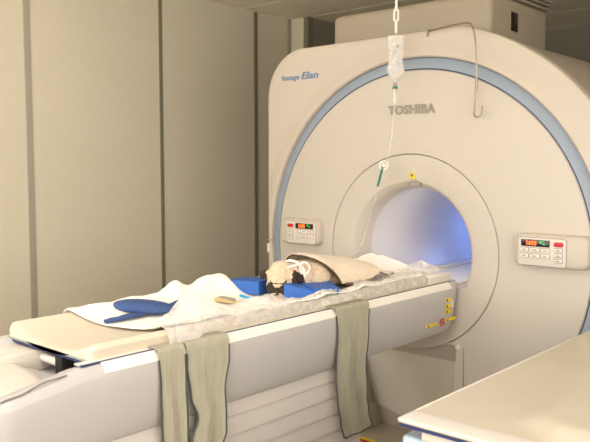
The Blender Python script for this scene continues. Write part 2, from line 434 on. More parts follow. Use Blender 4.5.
# ------------------------------------------------------------------ patient table
tab = thing('patient_table', 'white MRI patient table docked to the scanner bore', 'patient table', (0, -1.3, 0))
def tp(name, bm, m, parent=None, **k): return part(name, bm, m, parent or tab, **k)
Y0, Y1 = -2.345, -.056
prof0 = [(.205, .905), (.225, .921), (.263, .9255), (.268, .925), (.281, .912), (.289, .897), (.2905, .889), (.287, .84), (.282, .785), (.277, .748), (.271, .722), (.266, .695), (.261, .688), (.215, .685), (.205, .70)]
def side(sx):
    ls = []
    for y in [Y0, Y0+.004, Y0+.02, Y0+.05]+[Y0+.05+(Y1-.16-Y0-.05)*k/12 for k in range(1, 13)]+[Y1-.12, Y1-.085, Y1-.05, Y1-.025, Y1-.008, Y1]:
        e = max(0, (y-(Y1-.095))/.095); lift = .062*(1-math.sqrt(max(0, 1-e*e)))
        sh = .02*max(0, 1-(y-Y0)/.02)
        drop = slerp([(-2.40, .052), (-2.30, .036), (-2.20, .014), (-2.06, 0)], y)
        row = []
        for x, z in prof0:
            t = (.923-z)/(.923-.685)
            zz = z+lift*t*1.3-drop*(1-t)
            xx = x-.016*e**3-sh*.6
            row.append((sx*xx, y, zz))
        ls.append(row)
    return loft(ls)
sp = tp('side_panel', side(1), 'tablew'); tp('side_panel', side(-1), 'tablew')
tp('table_bed', rbox((-.21, -2.235, .70), (.21, -.06, .842), .01), 'tablew')
tp('table_top', rbox((-.2, -2.0, .843), (.2, .06, .908), .006), 'padedge')
tp('rail_cover', extr([(.2668, .9262), (.2690, .9268), (.2830, .9130), (.2905, .8985), (.2895, .8975), (.2800, .9120)], -2.04, -.13), 'railw', angle=25)  # white rail strip, its pale colour paints the lit upper bevel
# long rail with printed strips
tp('side_rail', rbox((.2255, -2.10, .9235), (.2545, -.1, .9275), .003), 'white')
tp('rail_gap', rbox((.2555, -2.10, .9225), (.2660, -.10, .9275), .001), 'navy')
for y0, y1 in ((-.75, -.64), (-.62, -.46), (-.44, -.25), (-1.55, -1.4), (-1.38, -1.2), (-1.18, -1.04)):
    tp('rail_label', rbox((.264, y0, .9225), (.2675, y1, .9262)), 'paper', smooth=False)
# head end: cover wrapping round the end of the table
def endfront(x): return -2.10-.075*max(0, (x+.1)/.37)**2.2
def endloop(d, z):
    pts = []
    xs = [-.262+d+(.53-2*d)*k/24 for k in range(25)]
    for x in xs:
        q = max(0, (x-(.268-d-.07))/.07); pts.append((x, endfront(x)-d-.07*(1-math.sqrt(max(0, 1-q*q))), z))
    return pts+[(.268-d, -2.95+d, z), (-.262+d, -2.95+d, z)]
tp('end_cover', loft([endloop(0, .35), endloop(0, .842), endloop(.006, .862), endloop(.020, .878), endloop(.045, .886)]), 'endw', angle=50)
tp('cover_gap', tube([(.2745, y, .9245-slerp([(-2.40, .052), (-2.30, .036), (-2.20, .014), (-2.06, 0)], y)) for y in [-2.15-.019*k for k in range(11)]], .0025, 6), 'gap')  # dark tube painting the shadow in the groove above the side panel
tp('end_box', rbox((-.245, -2.30, .843), (-.062, -2.0, .9045), .003), 'endw')
tp('lift_rod', cyl((-.061, -2.03, .882), (.030, -2.03, .882), .014), 'white')
tp('rod_block', rbox((.031, -2.045, .8425), (.07, -2.003, .905), .002), 'rubber')
tp('side_step', rbox((-.045, -2.22, .8425), (.205, -2.085, .866), .006), 'tablew')
# bellows column below the side panels
pf = []
zs = [.684, .632, .565, .497, .428, .36, .29, .22, .15, .08, .03]
for a, b in zip(zs, zs[1:]): pf += [(.2545, a), (.259, b+.005), (.254, b+.002)]
pf += [(.250, .03), (-.2, .03), (-.2, .684)]
tp('bellows', extr(pf, -2.30, -.80), 'tabled', angle=25)
tp('foot_plate', rbox((-.24, -2.5, 0), (.27, -.78, .03), .008), 'tabled')
tp('bore_bracket', rbox((.156, -.262, .9085), (.246, -.062, .962), .006), 'white')
# stickers on the docking end
for z in (.846, .818, .791):
    s = tp('sticker', rbox((.284, -.178, z-.009), (.2892, -.132, z+.009), .001, 1), 'yellow', smooth=False)
    tp('sticker_print', rbox((.289, -.176, z-.006), (.2897, -.165, z+.006)), 'black', s, smooth=False)
tp('sticker', rbox((.284, -.126, .805), (.2889, -.112, .838), .001, 1), 'paper', smooth=False)
for y0, y1, zc in ((-.335, -.245, .745), (-.165, -.075, .748)):
    s = tp('sticker', rbox((.262, y0, zc-.005), (.2835, y1, zc+.007), .001, 1), 'yellow', smooth=False)
    tp('sticker_print', rbox((.2830, y0+.004, zc-.003), (.2842, y0+.016, zc+.005)), 'black', s, smooth=False)
rg = bmesh.new(); tube([(.284, -.205+.017*math.cos(a), .747+.017*math.sin(a)) for a in [2*PI*k/24 for k in range(24)]], .0022, 6, rg, closed=True)
tube([(.284, -.217, .759), (.284, -.193, .735)], .002, 6, rg)
tp('prohibition_sign', rg, 'red')

# ------------------------------------------------------------------ cradle pad
def pad_top(x, y):
    t = abs(x)/.24
    z = .927+.049*min(1, t)**2.3
    return z
def pad_loop(y, ins=0., dz=0., xm=.242):
    top, bot = [], []
    n = 40; x0 = -.242+ins; x1 = xm-ins
    for k in range(n+1):
        x = x0+(x1-x0)*k/n
        z = pad_top(x, y)-dz
        e = max(0, (x-(x1-.018))/.018, (-x-(.242-ins-.018))/.018)
        z -= .020*(1-math.sqrt(max(0, 1-min(1, e)**2)))
        top.append((x, y, z))
    for k in range(n+1):
        bot.append((x1-.003-(x1-x0-.006)*k/n, y, .9255))
    return top+bot
cp = thing('cradle_pad', 'long cream curved pad on top of the white patient table', 'pad', (0, -1, .909))
def cushion(ya, yb, xm):
    L_ = yb-ya
    ys = [ya-.0, ya+.002, ya+.010, ya+.022]+[ya+.04+(L_-.06)*k/22 for k in range(23)]+[yb-.01, yb]
    return loft([pad_loop(y, (.012 if i == 0 else .005 if i == 1 else .001 if i == 2 else 0), (.014 if i == 0 else .006 if i == 1 else .001 if i == 2 else 0), xm) for i, y in enumerate(ys)])
part('cushion', cushion(-2.052, -.275, .242), 'pad', cp)
part('head_cushion', cushion(-.272, .04, .148), 'pad', cp)
part('base_board', rbox((-.240, -2.050, .909), (.2405, -.275, .9175), .002, bm=rbox((-.24, -.27, .909), (.146, .035, .9175), .002)), 'navy', cp)
part('edge_strip', rbox((-.241, -2.052, .918), (.2415, -.275, .9250), .001, 1, bm=rbox((-.241, -.27, .918), (.147, .037, .9250), .001, 1)), 'striped', cp)

# ------------------------------------------------------------------ white drape under the dog
def sheet_z(x, y):
    base = pad_top(x, y)+.006
    z = base
    def bumpf(cx, cy, sx, sy, h): return h*math.exp(-((x-cx)/sx)**2-((y-cy)/sy)**2)
    z += bumpf(-.255, -1.37, .05, .05, .040)+bumpf(-.25, -1.17, .05, .09, .036)+bumpf(-.22, -1.27, .04, .10, .012)
    z += bumpf(-.15, -.15, .14, .25, .03)
    z += bumpf(.215, -1.01, .03, .035, .016)+bumpf(-.19, -1.12, .06, .032, .026)
    w = abs(fbm(x*5+y*3, y*4-x*2, .3))*.022+abs(fbm(x*14, y*9, 2.))*.008
    w *= 1-.85*math.exp(-((x+.08)/.16)**2-((y+1.6)/.22)**2)-.0
    w *= 1-.8*math.exp(-((x+.1)/.13)**2-((y+1.2)/.14)**2)
    w *= 1-.95*math.exp(-((x-.14)/.10)**2-((y+.90)/.12)**2)
    w *= 1-.9*math.exp(-((x-.05)/.12)**2-((y+1.08)/.07)**2)
    return z+w*.8
def drape(u, v):
    y = -1.84+u*1.90
    xl = lerp([(-1.8, -.262), (-1.3, -.262), (-.9, -.262), (.06, -.25)], y)
    xr = lerp([(-1.84, -.24), (-1.77, -.02), (-1.72, .12), (-1.6, .21), (-1.5, .240), (-.30, .240), (-.27, .145), (.06, .145)], y)
    x = xl+(xr-xl)*v+.008*fbm(y*6, v*2)
    z = sheet_z(x, y)
    if x < -.236: z -= (-.236-x)*.9
    if x > .222 and y < -.275: z -= .018*min(1, (x-.222)/.02)**1.6
    return (x, y, z)
dr = obj('white_drape', grid(drape, 150, 44, .0022), 'sheet')
tag(dr, 'crumpled white cotton drape spread over the cream pad beneath the dog', 'drape')

# ------------------------------------------------------------------ clear film over the near side
def film(u, v):
    y = -1.80+u*1.78
    x0 = slerp([(-1.8, .10), (-1.58, .12), (-1.1, .175), (-1.03, .234), (-.82, .234), (-.72, .16), (-.6, .12), (-.3, .03), (-.02, .0)], y)
    z0 = slerp([(-1.8, .962), (-1.70, .980), (-1.61, 1.044), (-1.56, 1.050), (-1.45, .992), (-1.38, .985), (-1.28, 1.008), (-1.2, .990), (-1.12, .968), (-1.03, .968), (-.82, .972), (-.72, .99), (-.5, .975), (-.26, .968), (-.1, .972), (-.05, .975)], y)
    s = v/.62
    bk = max(0, min(1, (y+.30)/.03)); xe = .249-.105*bk
    if s <= 1:
        x = x0+(xe-x0)*s
        ze = slerp([(-1.25, .980), (-1.12, .970), (-.82, .970), (-.7, .980)], y)
        z = z0+(ze-z0)*(s**.85)
        z += .042*math.exp(-((y+.085)/.045)**2-((x-.085)/.05)**2)
        z -= .010*math.sin(PI*s)
        z = max(z, pad_top(min(.24, x), y)+(.004+.010*max(0, min(1, abs(y+.97)/.15-1)))-(.012 if x > .235 else 0), (sheet_z(x, y)+.004) if x < .236 else 0)
        z += .010*fbm(y*13+x*6, x*9, 5.)*(1-s**3)+.0035*fbm(y*34, x*30, 1.)
        x += .006*fbm(y*9, s*3, 8.)*(1-s)
    else:
        t = (s-1)/.613
        low = lerp([(-1.8, .075), (-1.74, .055), (-1.66, .0), (-1.0, .0), (-.85, .0), (-.3, .0), (0, .0)], y)
        near_strap = max(lerp([(-1.90, 1), (-1.56, 1), (-1.52, 0)], y) if y < -1.3 else 0, lerp([(-1.05, 0), (-1.02, 1), (-.79, 1), (-.76, 0)], y) if -1.3 <= y else 0)
        x = .249+(.006+.042*near_strap*.45)*math.sin(t*PI/2)+.003*fbm(y*14, t*2, 1)
        x = max(x, .2495)
        x = x*(1-bk)+(xe+.004*t)*bk
        ze = slerp([(-1.25, .980), (-1.12, .970), (-.82, .970), (-.7, .980)], y)
        z = ze-(ze-.938-.010*near_strap)*math.sin(t*PI/2)**1.2
        z -= 0 if t < .7 else (t-.7)/.3*low
        z += .0 if near_strap else .0
        z += .004*fbm(y*22, t*3, 4)*t
        z = z*(1-bk)+(.980-.018*t)*bk
    return (x, y, z)
fl = obj('plastic_film', grid(film, 210, 46), 'film', angle=0)
tag(fl, 'clear crinkled plastic film draped along the near edge of the pad', 'plastic sheet')

# ------------------------------------------------------------------ hanging straps
def strap(label, rows, xs, zb, n=40):
    """rows: (z, y_left, y_right)"""
    t = thing('hanging_strap', label, 'strap', (.29, (rows[0][1]+rows[0][2])/2, .5), 'grey green straps over the table side')
    rows = sorted(rows, key=lambda r: -r[0])
    zt = rows[0][0]
    L = [(-z, a) for z, a, b in rows]; Rr = [(-z, b) for z, a, b in rows]
    def S(u, v):
        if u < .08:
            k = u/.08; z = .9335; x = .236+.046*k; zz = zt
        elif u < .14:
            k = (u-.08)/.06; x = .282+.014*math.sin(k*PI/2); z = .9335-.016*(1-math.cos(k*PI/2)); zz = z
        else:
            k = (u-.14)/.86; z = .9175-(.9175-zb)*k; zz = z; x = .296
            x += xs(z)
        ya, yb = slerp(L, -zz), slerp(Rr, -zz)
        y = ya+(yb-ya)*v
        if u >= .14: x += .0035*math.sin(v*PI*3+z*6)*min(1, (.92-z)*6)+.003*fbm(y*18, z*8)
        if u >= .14: x += .0012*math.cos(v*PI*10)
        r = .014
        if z < zb+r and u > .5:
            q = (zb+r-z)/r; ins = r*(1-math.sqrt(max(0, 1-q*q)))
            y = ya+ins+(yb-ya-2*ins)*v
        return (x, y, z)
    part('band', grid(S, 60, 14, .003), 'strap', t)
    P = [S(i/60, 0) for i in range(10, 61)]+[S(1, j/10) for j in range(1, 10)]+[S(i/60, 1) for i in range(60, 9, -1)]
    P = [(x-.0015+.001, y, z) for x, y, z in P]
    part('edge_binding', tube(P, .0032, 6), 'binding', t)
    return t
strap('leftmost grey green strap hanging straight down the table side', [(.93, -1.858, -1.758), (.80, -1.850, -1.757), (.65, -1.845, -1.752), (.35, -1.83, -1.74)], lambda z: -.0, .34)
strap('middle grey green strap, the widest, curving as it hangs', [(.93, -1.752, -1.575), (.86, -1.752, -1.578), (.76, -1.735, -1.60), (.69, -1.715, -1.60), (.62, -1.745, -1.602), (.56, -1.79, -1.625), (.35, -1.82, -1.66)],
      lambda z: .004+.01*max(0, min(1, (.75-z)/.15)), .34)
strap('rightmost grey green strap hanging alone below the dog with its whole end showing', [(.93, -1.012, -.80), (.82, -1.002, -.808), (.68, -1.012, -.822), (.55, -1.000, -.815), (.48, -.985, -.80), (.405, -.965, -.775)],
      lambda z: -.0, .405)

# ------------------------------------------------------------------ foam blocks
def prism(poly, z0, z1, bev=.002):
    bm = bmesh.new()
    a = [bm.verts.new((x, y, z0(x, y) if callable(z0) else z0)) for x, y in poly]
    b = [bm.verts.new((x, y, z1(x, y) if callable(z1) else z1)) for x, y in poly]
    n = len(a)
    for i in range(n): bm.faces.new((a[i], a[(i+1) % n], b[(i+1) % n], b[i]))
    bm.faces.new(a[::-1]); bm.faces.new(b)
    bmesh.ops.recalc_face_normals(bm, faces=bm.faces)
    bmesh.ops.bevel(bm, geom=bm.edges[:], offset=bev, segments=2, affect='EDGES')
    return bm
w = obj('foam_wedge', prism([(-.23, -1.115), (-.06, -1.075), (-.10, -.93), (-.225, -1.0)], lambda x, y: .948 if x > -.2 else .955, lambda x, y: 1.005 if x > -.15 else 1.0), 'foam')
tag(w, 'royal blue foam wedge on the far left side of the dog head', 'foam wedge')
w = obj('foam_wedge', prism([(.060, -1.055), (.175, -1.00), (.16, -.965), (.03, -.975)], .946, lambda x, y: 1.005 if x < .1 else .984), 'foam')
tag(w, 'small dark blue foam wedge against the near side of the dog face', 'foam wedge')
w = obj('foam_slab', prism([(.0, -.93), (.192, -1.012), (.238, -.925), (.09, -.80)], .966, lambda x, y: .996), 'foam')
tag(w, 'flat blue foam slab in front of the beige towel', 'foam slab')

# ------------------------------------------------------------------ dog
H = Vector((-.002, -1.010, 1.013))
h = Vector((.46, -.70, -.55)).normalized()
e = Vector((.80, .58, -.06)); e = (e-h*e.dot(h)).normalized()
up = e.cross(h); up = up if up.z > 0 else -up
def ell(bm, c, r, ax=None, sub=3):
    m = bmesh.new(); bmesh.ops.create_icosphere(m, subdivisions=sub, radius=1)
    ax = ax or (Vector((1, 0, 0)), Vector((0, 1, 0)), Vector((0, 0, 1)))
    for v in m.verts:
        q = v.co.copy(); v.co = Vector(c)+ax[0]*q.x*r[0]+ax[1]*q.y*r[1]+ax[2]*q.z*r[2]
    me = bpy.data.meshes.new('t'); m.to_mesh(me); m.free(); bm.from_mesh(me); bpy.data.meshes.remove(me)
AX = (e, h, up)
def HP(a, b, c): return H+e*a+h*b+up*c
bm = bmesh.new()
ell(bm, H, (.053, .052, .050), AX)
ell(bm, HP(0, .030, .014), (.040, .032, .032), AX)              # brow
ell(bm, HP(.017, .054, -.014), (.022, .028, .026), AX)          # muzzle halves
ell(bm, HP(-.017, .054, -.014), (.022, .028, .026), AX)
ell(bm, HP(0, .050, -.030), (.026, .022, .014), AX)             # lower jaw
ell(bm, HP(0, .074, .000), (.010, .008, .008), AX)              # nose
ell(bm, HP(.034, .020, -.018), (.022, .03, .026), AX); ell(bm, HP(-.034, .020, -.018), (.022, .03, .026), AX)
for s in (-1, 1):
    ell(bm, HP(s*.054, -.002, .024), (.015, .020, .020), AX)
    ell(bm, HP(s*.063-(.008 if s < 0 else 0), .008, .008+(.016 if s < 0 else -.008)), (.012, .020, .020), AX)
    ell(bm, HP(s*.022, .046, .012), (.010, .008, .008), AX)      # eyelids
for a, b, c in ((0, -.035, .012),): ell(bm, HP(a, b, c), (.05, .045, .048), AX)
ell(bm, (.0, -.945, 1.022), (.058, .055, .055))
ell(bm, (.005, -.90, 1.018), (.078, .060, .064))
ell(bm, (.0, -.835, 1.008), (.105, .085, .074))
ell(bm, (-.015, -.74, 1.003), (.088, .12, .062))
ell(bm, (-.015, -.62, .998), (.083, .12, .053))
ell(bm, (-.015, -.52, .990), (.075, .08, .045))
for s in (-1, 1):                                                # folded fore and hind legs
    ell(bm, (-.01+s*.07, -.86, .975), (.026, .05, .028)); ell(bm, (-.005+s*.085, -.93, .962), (.016, .05, .014)); ell(bm, (-.015+s*.075, -.56, .975), (.035, .06, .03))
    ell(bm, (-.015+s*.09, -.62, .962), (.018, .06, .014))
me = bpy.data.meshes.new('dog'); bm.to_mesh(me); bm.free()
dog = link('dog', me)
md = dog.modifiers.new('r', 'REMESH'); md.mode = 'VOXEL'; md.voxel_size = .0045
md = dog.modifiers.new('s', 'SMOOTH'); md.factor = .6; md.iterations = 5
dg = bpy.context.evaluated_depsgraph_get(); dg.update()
me2 = bpy.data.meshes.new_from_object(dog.evaluated_get(dg)); dog.modifiers.clear(); dog.data = me2; bpy.data.meshes.remove(me)
for v in me2.vertices:                                            # forehead wrinkles
    d = v.co-H; a, b, c = d.dot(e), d.dot(h), d.dot(up)
    if b > .005 and abs(a) < .045 and c > -.01:
        v.co += h*.0022*math.sin(c*420+abs(a)*60)
me2.materials.clear(); me2.materials.append(M['fur']); me2.materials.append(M['furdark'])
for p in me2.polygons:
    d = p.center-H; a, b, c = d.dot(e), d.dot(h), d.dot(up); k = 0
    nz = .006*fbm(p.center.x*60, p.center.y*60, p.center.z*60)
    if b+nz > .033 and c < .010: k = 1
    if c+nz < -.024 and b > .02: k = 1
    if abs(a)+nz > .052 and b > -.03 and d.length < .105 and c > -.03: k = 1
    if math.hypot(abs(a)-.024, c-.014)+nz < .011 and b > .02: k = 1
    if abs(c-.031+nz*.6+.12*abs(a)) < .0028 and b > .015 and abs(a) < .034: k = 1
    if k == 1 and b > .030 and .026 > abs(a) > .006 and abs(c+.004+.35*abs(a)) < .0035: k = 0
    if k == 1 and b > .030 and abs(c+.019+.2*abs(a)) < .0028 and abs(a) > .012: k = 0
    p.material_index = k
me2.shade_smooth()
tag(dog, 'sleeping fawn pug-like dog with black muzzle and ears, under a beige towel', 'dog')
dog['label'] = 'sleeping fawn dog with black muzzle and ears lying under a beige towel'
tb = bmesh.new(); ell(tb, HP(0, .068, -.038), (.019, .016, .007), AX); ell(tb, HP(.004, .078, -.041), (.012, .012, .005), AX)
o = obj('tongue', tb, 'tongue')
o.parent = dog
# gauze tie round the neck with its loop
gz = bmesh.new()
cN = Vector((.004, -.945, 1.024)); ax = Vector((-.25, .95, .10)).normalized(); s1 = ax.cross(Vector((0, 0, 1))).normalized(); s2 = s1.cross(ax)
for dd in (-.004, .004): tube([cN+ax*dd+s1*.062*math.cos(a)+s2*.062*math.sin(a) for a in [2*PI*k/36 for k in range(36)]], .0045, 6, gz, closed=True)
K = cN+s1*.045+s2*.045
lp_ = [K+Vector((.012, -.005, -.004))+Vector((.6, .5, 0)).normalized()*(.020*math.cos(a)+.01)+Vector((.2, -.3, 1)).normalized()*.026*math.sin(a)-Vector((0, 0, .005)) for a in [2*PI*k/24 for k in range(24)]]
tube(lp_, .0042, 6, gz, closed=True)
tube([K, K+Vector((-.0, -.03, .004)), K+Vector((-.02, -.055, -.004)), K+Vector((-.03, -.07, -.018))], .0045, 6, gz, smoothn=2)
g = obj('gauze_tie', gz, 'gauze'); tag(g, 'white gauze tie looped round the neck of the dog', 'bandage')

# towel over the body
def tw_top(y): return slerp([(-.93, 1.098), (-.86, 1.101), (-.74, 1.082), (-.62, 1.066), (-.50, 1.040), (-.42, 1.00), (-.34, .974)], y)
def towel(u, v):
    t = -1+2*v
    near = max(0, t)
    far = max(0, -t)
    ys_ = -.893+.125*near**1.3+.10*far**1.2
    ye = -.34+.02*near
    y = ys_+(ye-ys_)*u
    w_ = slerp([(-.93, .108), (-.8, .140), (-.6, .150), (-.45, .135), (-.34, .10)], y)
    zt = tw_top(y)
    a = t*PI/2*1.0
    x = -.012+w_*math.copysign(abs(math.sin(a))**.82, t)
    zb = pad_top(max(-.24, min(.24, x)), y)+.040
    zb = max(zb, .965)
    k = abs(math.cos(a))**.8
    z = zb+(zt-zb)*k
    f = fbm(x*7+3, y*7, 9.)*.014*(.3+.7*(1-k))+fbm(x*20, y*16, 3.)*.003
    lift = .020*math.exp(-((y+.50)/.05)**2)*max(0, t)**8
    return (x+(f if t > 0 else -f)*.5, y, z+abs(f)*.6+lift)
tk = thing('towel', 'beige terry towel with a dark hem covering the dog body', 'towel', (0, -.65, .96))
part('cloth', grid(towel, 70, 60, .006), 'towel', tk)
hm = bmesh.new()
tube([Vector(towel(0, j/60))+Vector((0, -.001, -.001)) for j in range(4, 61)], .0042, 6, hm)
tube([Vector(towel(i/70, 1)) for i in range(0, 71)], .0030, 6, hm)
part('hem', hm, 'hem', tk)

# ------------------------------------------------------------------ small things on the drape
def cz(x, y): return sheet_z(x, y)
cu_ = thing('positioning_cushion', 'navy blue oval cushion with two tapering tails lying on the white drape', 'cushion', (-.15, -1.56, .95))
def oval():
    ax_ = Vector((.88, .47, 0)).normalized(); ay = Vector((-.47, .88, 0)).normalized(); c = Vector((-.135, -1.590, .968))
    bm = bmesh.new(); bmesh.ops.create_uvsphere(bm, u_segments=36, v_segments=18, radius=1)
    for v in bm.verts:
        q = v.co.copy(); r = math.hypot(q.x, q.y)
        v.co = c+ax_*q.x*.118+ay*q.y*(.066-.012*q.x)+Vector((0, 0, 1))*(math.copysign(abs(q.z)**.75, q.z)*.022-.005*q.x)
    return bm
part('pillow', oval(), 'denim', cu_)
tp_ = [Vector((-.090, -1.785)), Vector((-.090, -1.72)), Vector((-.105, -1.64)), Vector((-.115, -1.56)), Vector((-.122, -1.48)), Vector((-.145, -1.415))]
rings = []
for i in range(31):
    t = i/30*(len(tp_)-1); k = min(int(t), len(tp_)-2); c = tp_[k].lerp(tp_[k+1], t-k); tn = (tp_[min(k+1, len(tp_)-1)]-tp_[k]).normalized(); nn = Vector((-tn.y, tn.x))
    w_ = .010+.020*math.sin(i/30*PI)+(.006 if i in (2, 3, 28, 29) else 0)
    zc = cz(c.x, c.y)+.011
    rings.append([(c.x+nn.x*w_*math.cos(a), c.y+nn.y*w_*math.cos(a), zc+.007*math.sin(a)) for a in [2*PI*q/12 for q in range(12)]])
part('tail_band', loft(rings), 'denim', cu_)
pk = obj('paper_packet', prism([(-.215, -1.185), (-.09, -1.290), (.02, -1.272), (-.062, -1.20)], .9520, .9535, .0004), 'manila')
tag(pk, 'yellowish paper packet with a grey label on the white drape', 'packet')
lb = obj('packet_label', prism([(-.195, -1.192), (-.155, -1.228), (-.005, -1.258), (-.062, -1.207)], .9536, .9543, .0002), 'greycard'); lb.parent = pk
cc = obj('syringe_cap', tube([(-.068, -1.170, .960), (-.030, -1.182, .960), (.004, -1.180, .960)], lambda t: .006 if t < .6 else .0035, 10), 'cyan')
tag(cc, 'small cyan plastic syringe cap on the drape beside the paper packet', 'syringe cap')

# ------------------------------------------------------------------ chain, drip bag, tubing
BX, BY = -.028, -.15
def link_bm(c, rot, L=.066, W=.030, r=.0052):
    pts = []
    for k in range(24):
        a = 2*PI*k/24; u = (W/2-r)*math.cos(a); z = (W/2-r)*math.sin(a)+math.copysign(L/2-W/2, math.sin(a))
        pts.append((c[0]+u*math.cos(rot), c[1]+u*math.sin(rot), c[2]+z))
    return tube(pts, r, 8, closed=True)
ch = thing('hanging_chain', 'white plastic chain hanging from the ceiling above the scanner', 'chain', (BX, BY, CE))
z = 2.150; k = 0
z -= 0
while z < CE-.01:
    part('chain_link', link_bm((BX, BY, z), .75 if k % 2 else .75+PI/2), 'chain', ch); z += .0555; k += 1
part('ceiling_hook', cyl((BX, BY, z-.045), (BX, BY, CE), .006), 'steel', ch)
bag = thing('drip_bag', 'clear half-full IV fluid bag hanging from the white chain', 'IV bag', (BX, BY, 2.0))
RX = Vector((.745, .667, 0)); RN = Vector((.667, -.745, 0))
def bagp(px, z, d=0.): q = Vector((BX, BY, z))+RX*px+RN*d; return tuple(q)
rows = []
for z_, w_, d_ in ((2.108, .034, .003), (2.100, .038, .004), (2.085, .036, .010), (2.04, .034, .018), (1.995, .031, .018), (1.965, .035, .018), (1.94, .040, .014), (1.925, .036, .009), (1.912, .024, .007), (1.905, .012, .005)):
    rows.append([bagp(w_*1.08*math.cos(a), z_, d_*math.sin(a)) for a in [2*PI*k/28 for k in range(28)]])
part('bag_body', loft(rows), 'bag', bag)
part('hanger_loop', tube([bagp(.010*math.cos(a), 2.116+.009*math.sin(a)) for a in [2*PI*k/16 for k in range(16)]], .003, 6, closed=True), 'tube', bag)
bl = bmesh.new()
for x0, z0, z1, w_ in ((.006, 2.045, 2.062, .014), (-.004, 2.02, 2.035, .010), (.0, 1.955, 1.985, .002), (.010, 1.965, 2.0, .002), (-.015, 1.99, 2.05, .002)):
    q = [bagp(x0-w_/2, z0, .0195), bagp(x0+w_/2, z0, .0195), bagp(x0+w_/2, z1, .0195), bagp(x0-w_/2, z1, .0195)]
    q2 = [bagp(x0-w_/2, z0, .0205), bagp(x0+w_/2, z0, .0205), bagp(x0+w_/2, z1, .0205), bagp(x0-w_/2, z1, .0205)]
    loft([q, q2], bm=bl)
part('bag_print', bl, 'greycard', bag, smooth=False)
part('bag_port', cyl(bagp(0, 1.910), bagp(-.002, 1.882), .007), 'tube', bag)
iv = thing('infusion_line', 'clear infusion tubing with drip chamber and green clamp below the IV bag', 'infusion line', (BX, BY, 1.88))
part('spike', cyl(bagp(-.002, 1.882), bagp(-.002, 1.866), .009), 'outline', iv)
part('green_ring', cyl(bagp(-.002, 1.863), bagp(-.002, 1.852), .0125), 'greenclip', iv)
part('drip_chamber', loft([[bagp(-.004+r_*math.cos(a), z_, r_*math.sin(a)) for a in [2*PI*k/16 for k in range(16)]] for z_, r_ in ((1.852, .010), (1.845, .0125), (1.79, .0125), (1.775, .010), (1.765, .004))]), 'tube', iv)
line = [bagp(-.004, 1.766), bagp(-.012, 1.68), bagp(-.020, 1.60), bagp(-.035, 1.51), (-.095, -.15, 1.475), (-.105, -.15, 1.42), (-.13, -.15, 1.36), (-.165, -.15, 1.24), (-.20, -.15, 1.15), (-.215, -.17, 1.06), (-.25, -.22, 1.0), (-.26, -.32, .975), (-.2, -.42, .965)]
part('tubing', tube(line, .0022, 6, smoothn=3), 'tube', iv)
part('connector', cyl(bagp(-.014, 1.628), bagp(-.014, 1.620), .010), 'tube', iv)
part('roller_clamp', tube([(-.094+.020*math.cos(a)*.745, -.15+.020*math.cos(a)*.667, 1.478+.020*math.sin(a)) for a in [2*PI*k/24 for k in range(24)]], .0048, 6, closed=True), 'chain', iv)
part('clamp_wheel', cyl((-.094-.006, -.15+.006, 1.478), (-.094+.006, -.15-.006, 1.478), .010), 'tube', iv)
part('green_clamp', tube([(-.096, -.155, 1.472), (-.122, -.162, 1.372)], .0055, 8), 'greenclip', iv)

# ------------------------------------------------------------------ steel hook rod on the gantry
rod = thing('drip_hook', 'bent steel rod with a hook hanging over the scanner top edge', 'hook', (.2, -.05, 2.1))
R1 = [(.060, .02, 2.146), (.068, -.004, 2.14), (.085, -.02, 2.135), (.20, -.05, 2.140), (.325, -.075, 2.140), (.350, -.085, 2.115), (.364, -.085, 2.05), (.368, -.08, 1.96), (.368, -.075, 1.87), (.362, -.075, 1.77)]
part('rod', tube(R1, .0036, 8, smoothn=2), 'steel', rod)
part('rod_foot', tube([(.060, -.006, 2.150), (.060, -.006, 2.112)], .005, 8, bm=None), 'steel', rod)
part('collar', cyl((.3685, -.075, 1.88), (.3655, -.075, 1.815), .0062), 'steel', rod)
hk = [(.362, -.075, 1.78), (.360, -.075, 1.725)]+[(.378-.019*math.cos(a), -.075-.006*math.sin(a), 1.722-.022*math.sin(a)) for a in [PI*k/10 for k in range(11)]]+[(.399, -.075, 1.752)]
part('hook', tube(hk, .0040, 8, smoothn=1), 'steel', rod)

# ------------------------------------------------------------------ foreground trolley
tt = thing('transfer_trolley', 'cream topped transfer trolley with dished surface in the right foreground', 'trolley', (1.45, -1.2, 0))
def TP(n, b, m, p=None, **k): return part(n, b, m, p or tt, **k)
X0, X1, Ya, Yb = 1.103, 1.90, -1.80, -.35
def dish(x, y):
    """the surface swells up gently beyond a curved crease"""
    xb = slerp([(-1.75, 1.46), (-1.62, 1.325), (-1.36, 1.305), (-1.1, 1.25), (-.73, 1.13)], y)-.03
    t = max(0, min(1, (x-xb)/.10)); t2 = max(0, min(1, (X1-.02-x)/.10)); t3 = max(0, min(1, (y-Ya-.075)/.06))
    t = min(t, t2, t3); return .028*t*t*(3-2*t)
def topf(u, v):
    x = X0+.008+(X1-X0-.016)*v; y = Ya+.072+(Yb-Ya-.08)*u
    return (x, y, .8995+dish(x, y))
TP('top_surface', grid(topf, 90, 60, -.02), 'trolley')
lip = rbox((X0, Ya, .889), (X1, Ya+.072, .9005), .004, 3)
TP('end_lip', lip, 'trolleylip')
TP('side_lip', rbox((X0, Ya+.073, .889), (X0+.008, Yb, .9005), .002, 2), 'trolleylip')
TP('side_lip', rbox((X1-.008, Ya+.073, .889), (X1, Yb, .9005), .002, 2), 'trolleylip')
TP('bumper', rbox((X0+.003, Ya+.002, .880), (X1-.004, Ya+.06, .8885), .002, 2), 'navy')
TP('under_strip', rbox((X0+.06, Ya+.008, .858), (X1-.02, Ya+.05, .8795), .003, 2), 'trolleylip')
TP('body', rbox((X0+.004, Ya+.012, .16), (X1-.015, Yb-.01, .8575), .01, 3), 'trolleyblue')
TP('corner_knob', cyl((X0+.045, Ya+.014, .825), (X0+.045, Ya+.004, .825), .012), 'navy')
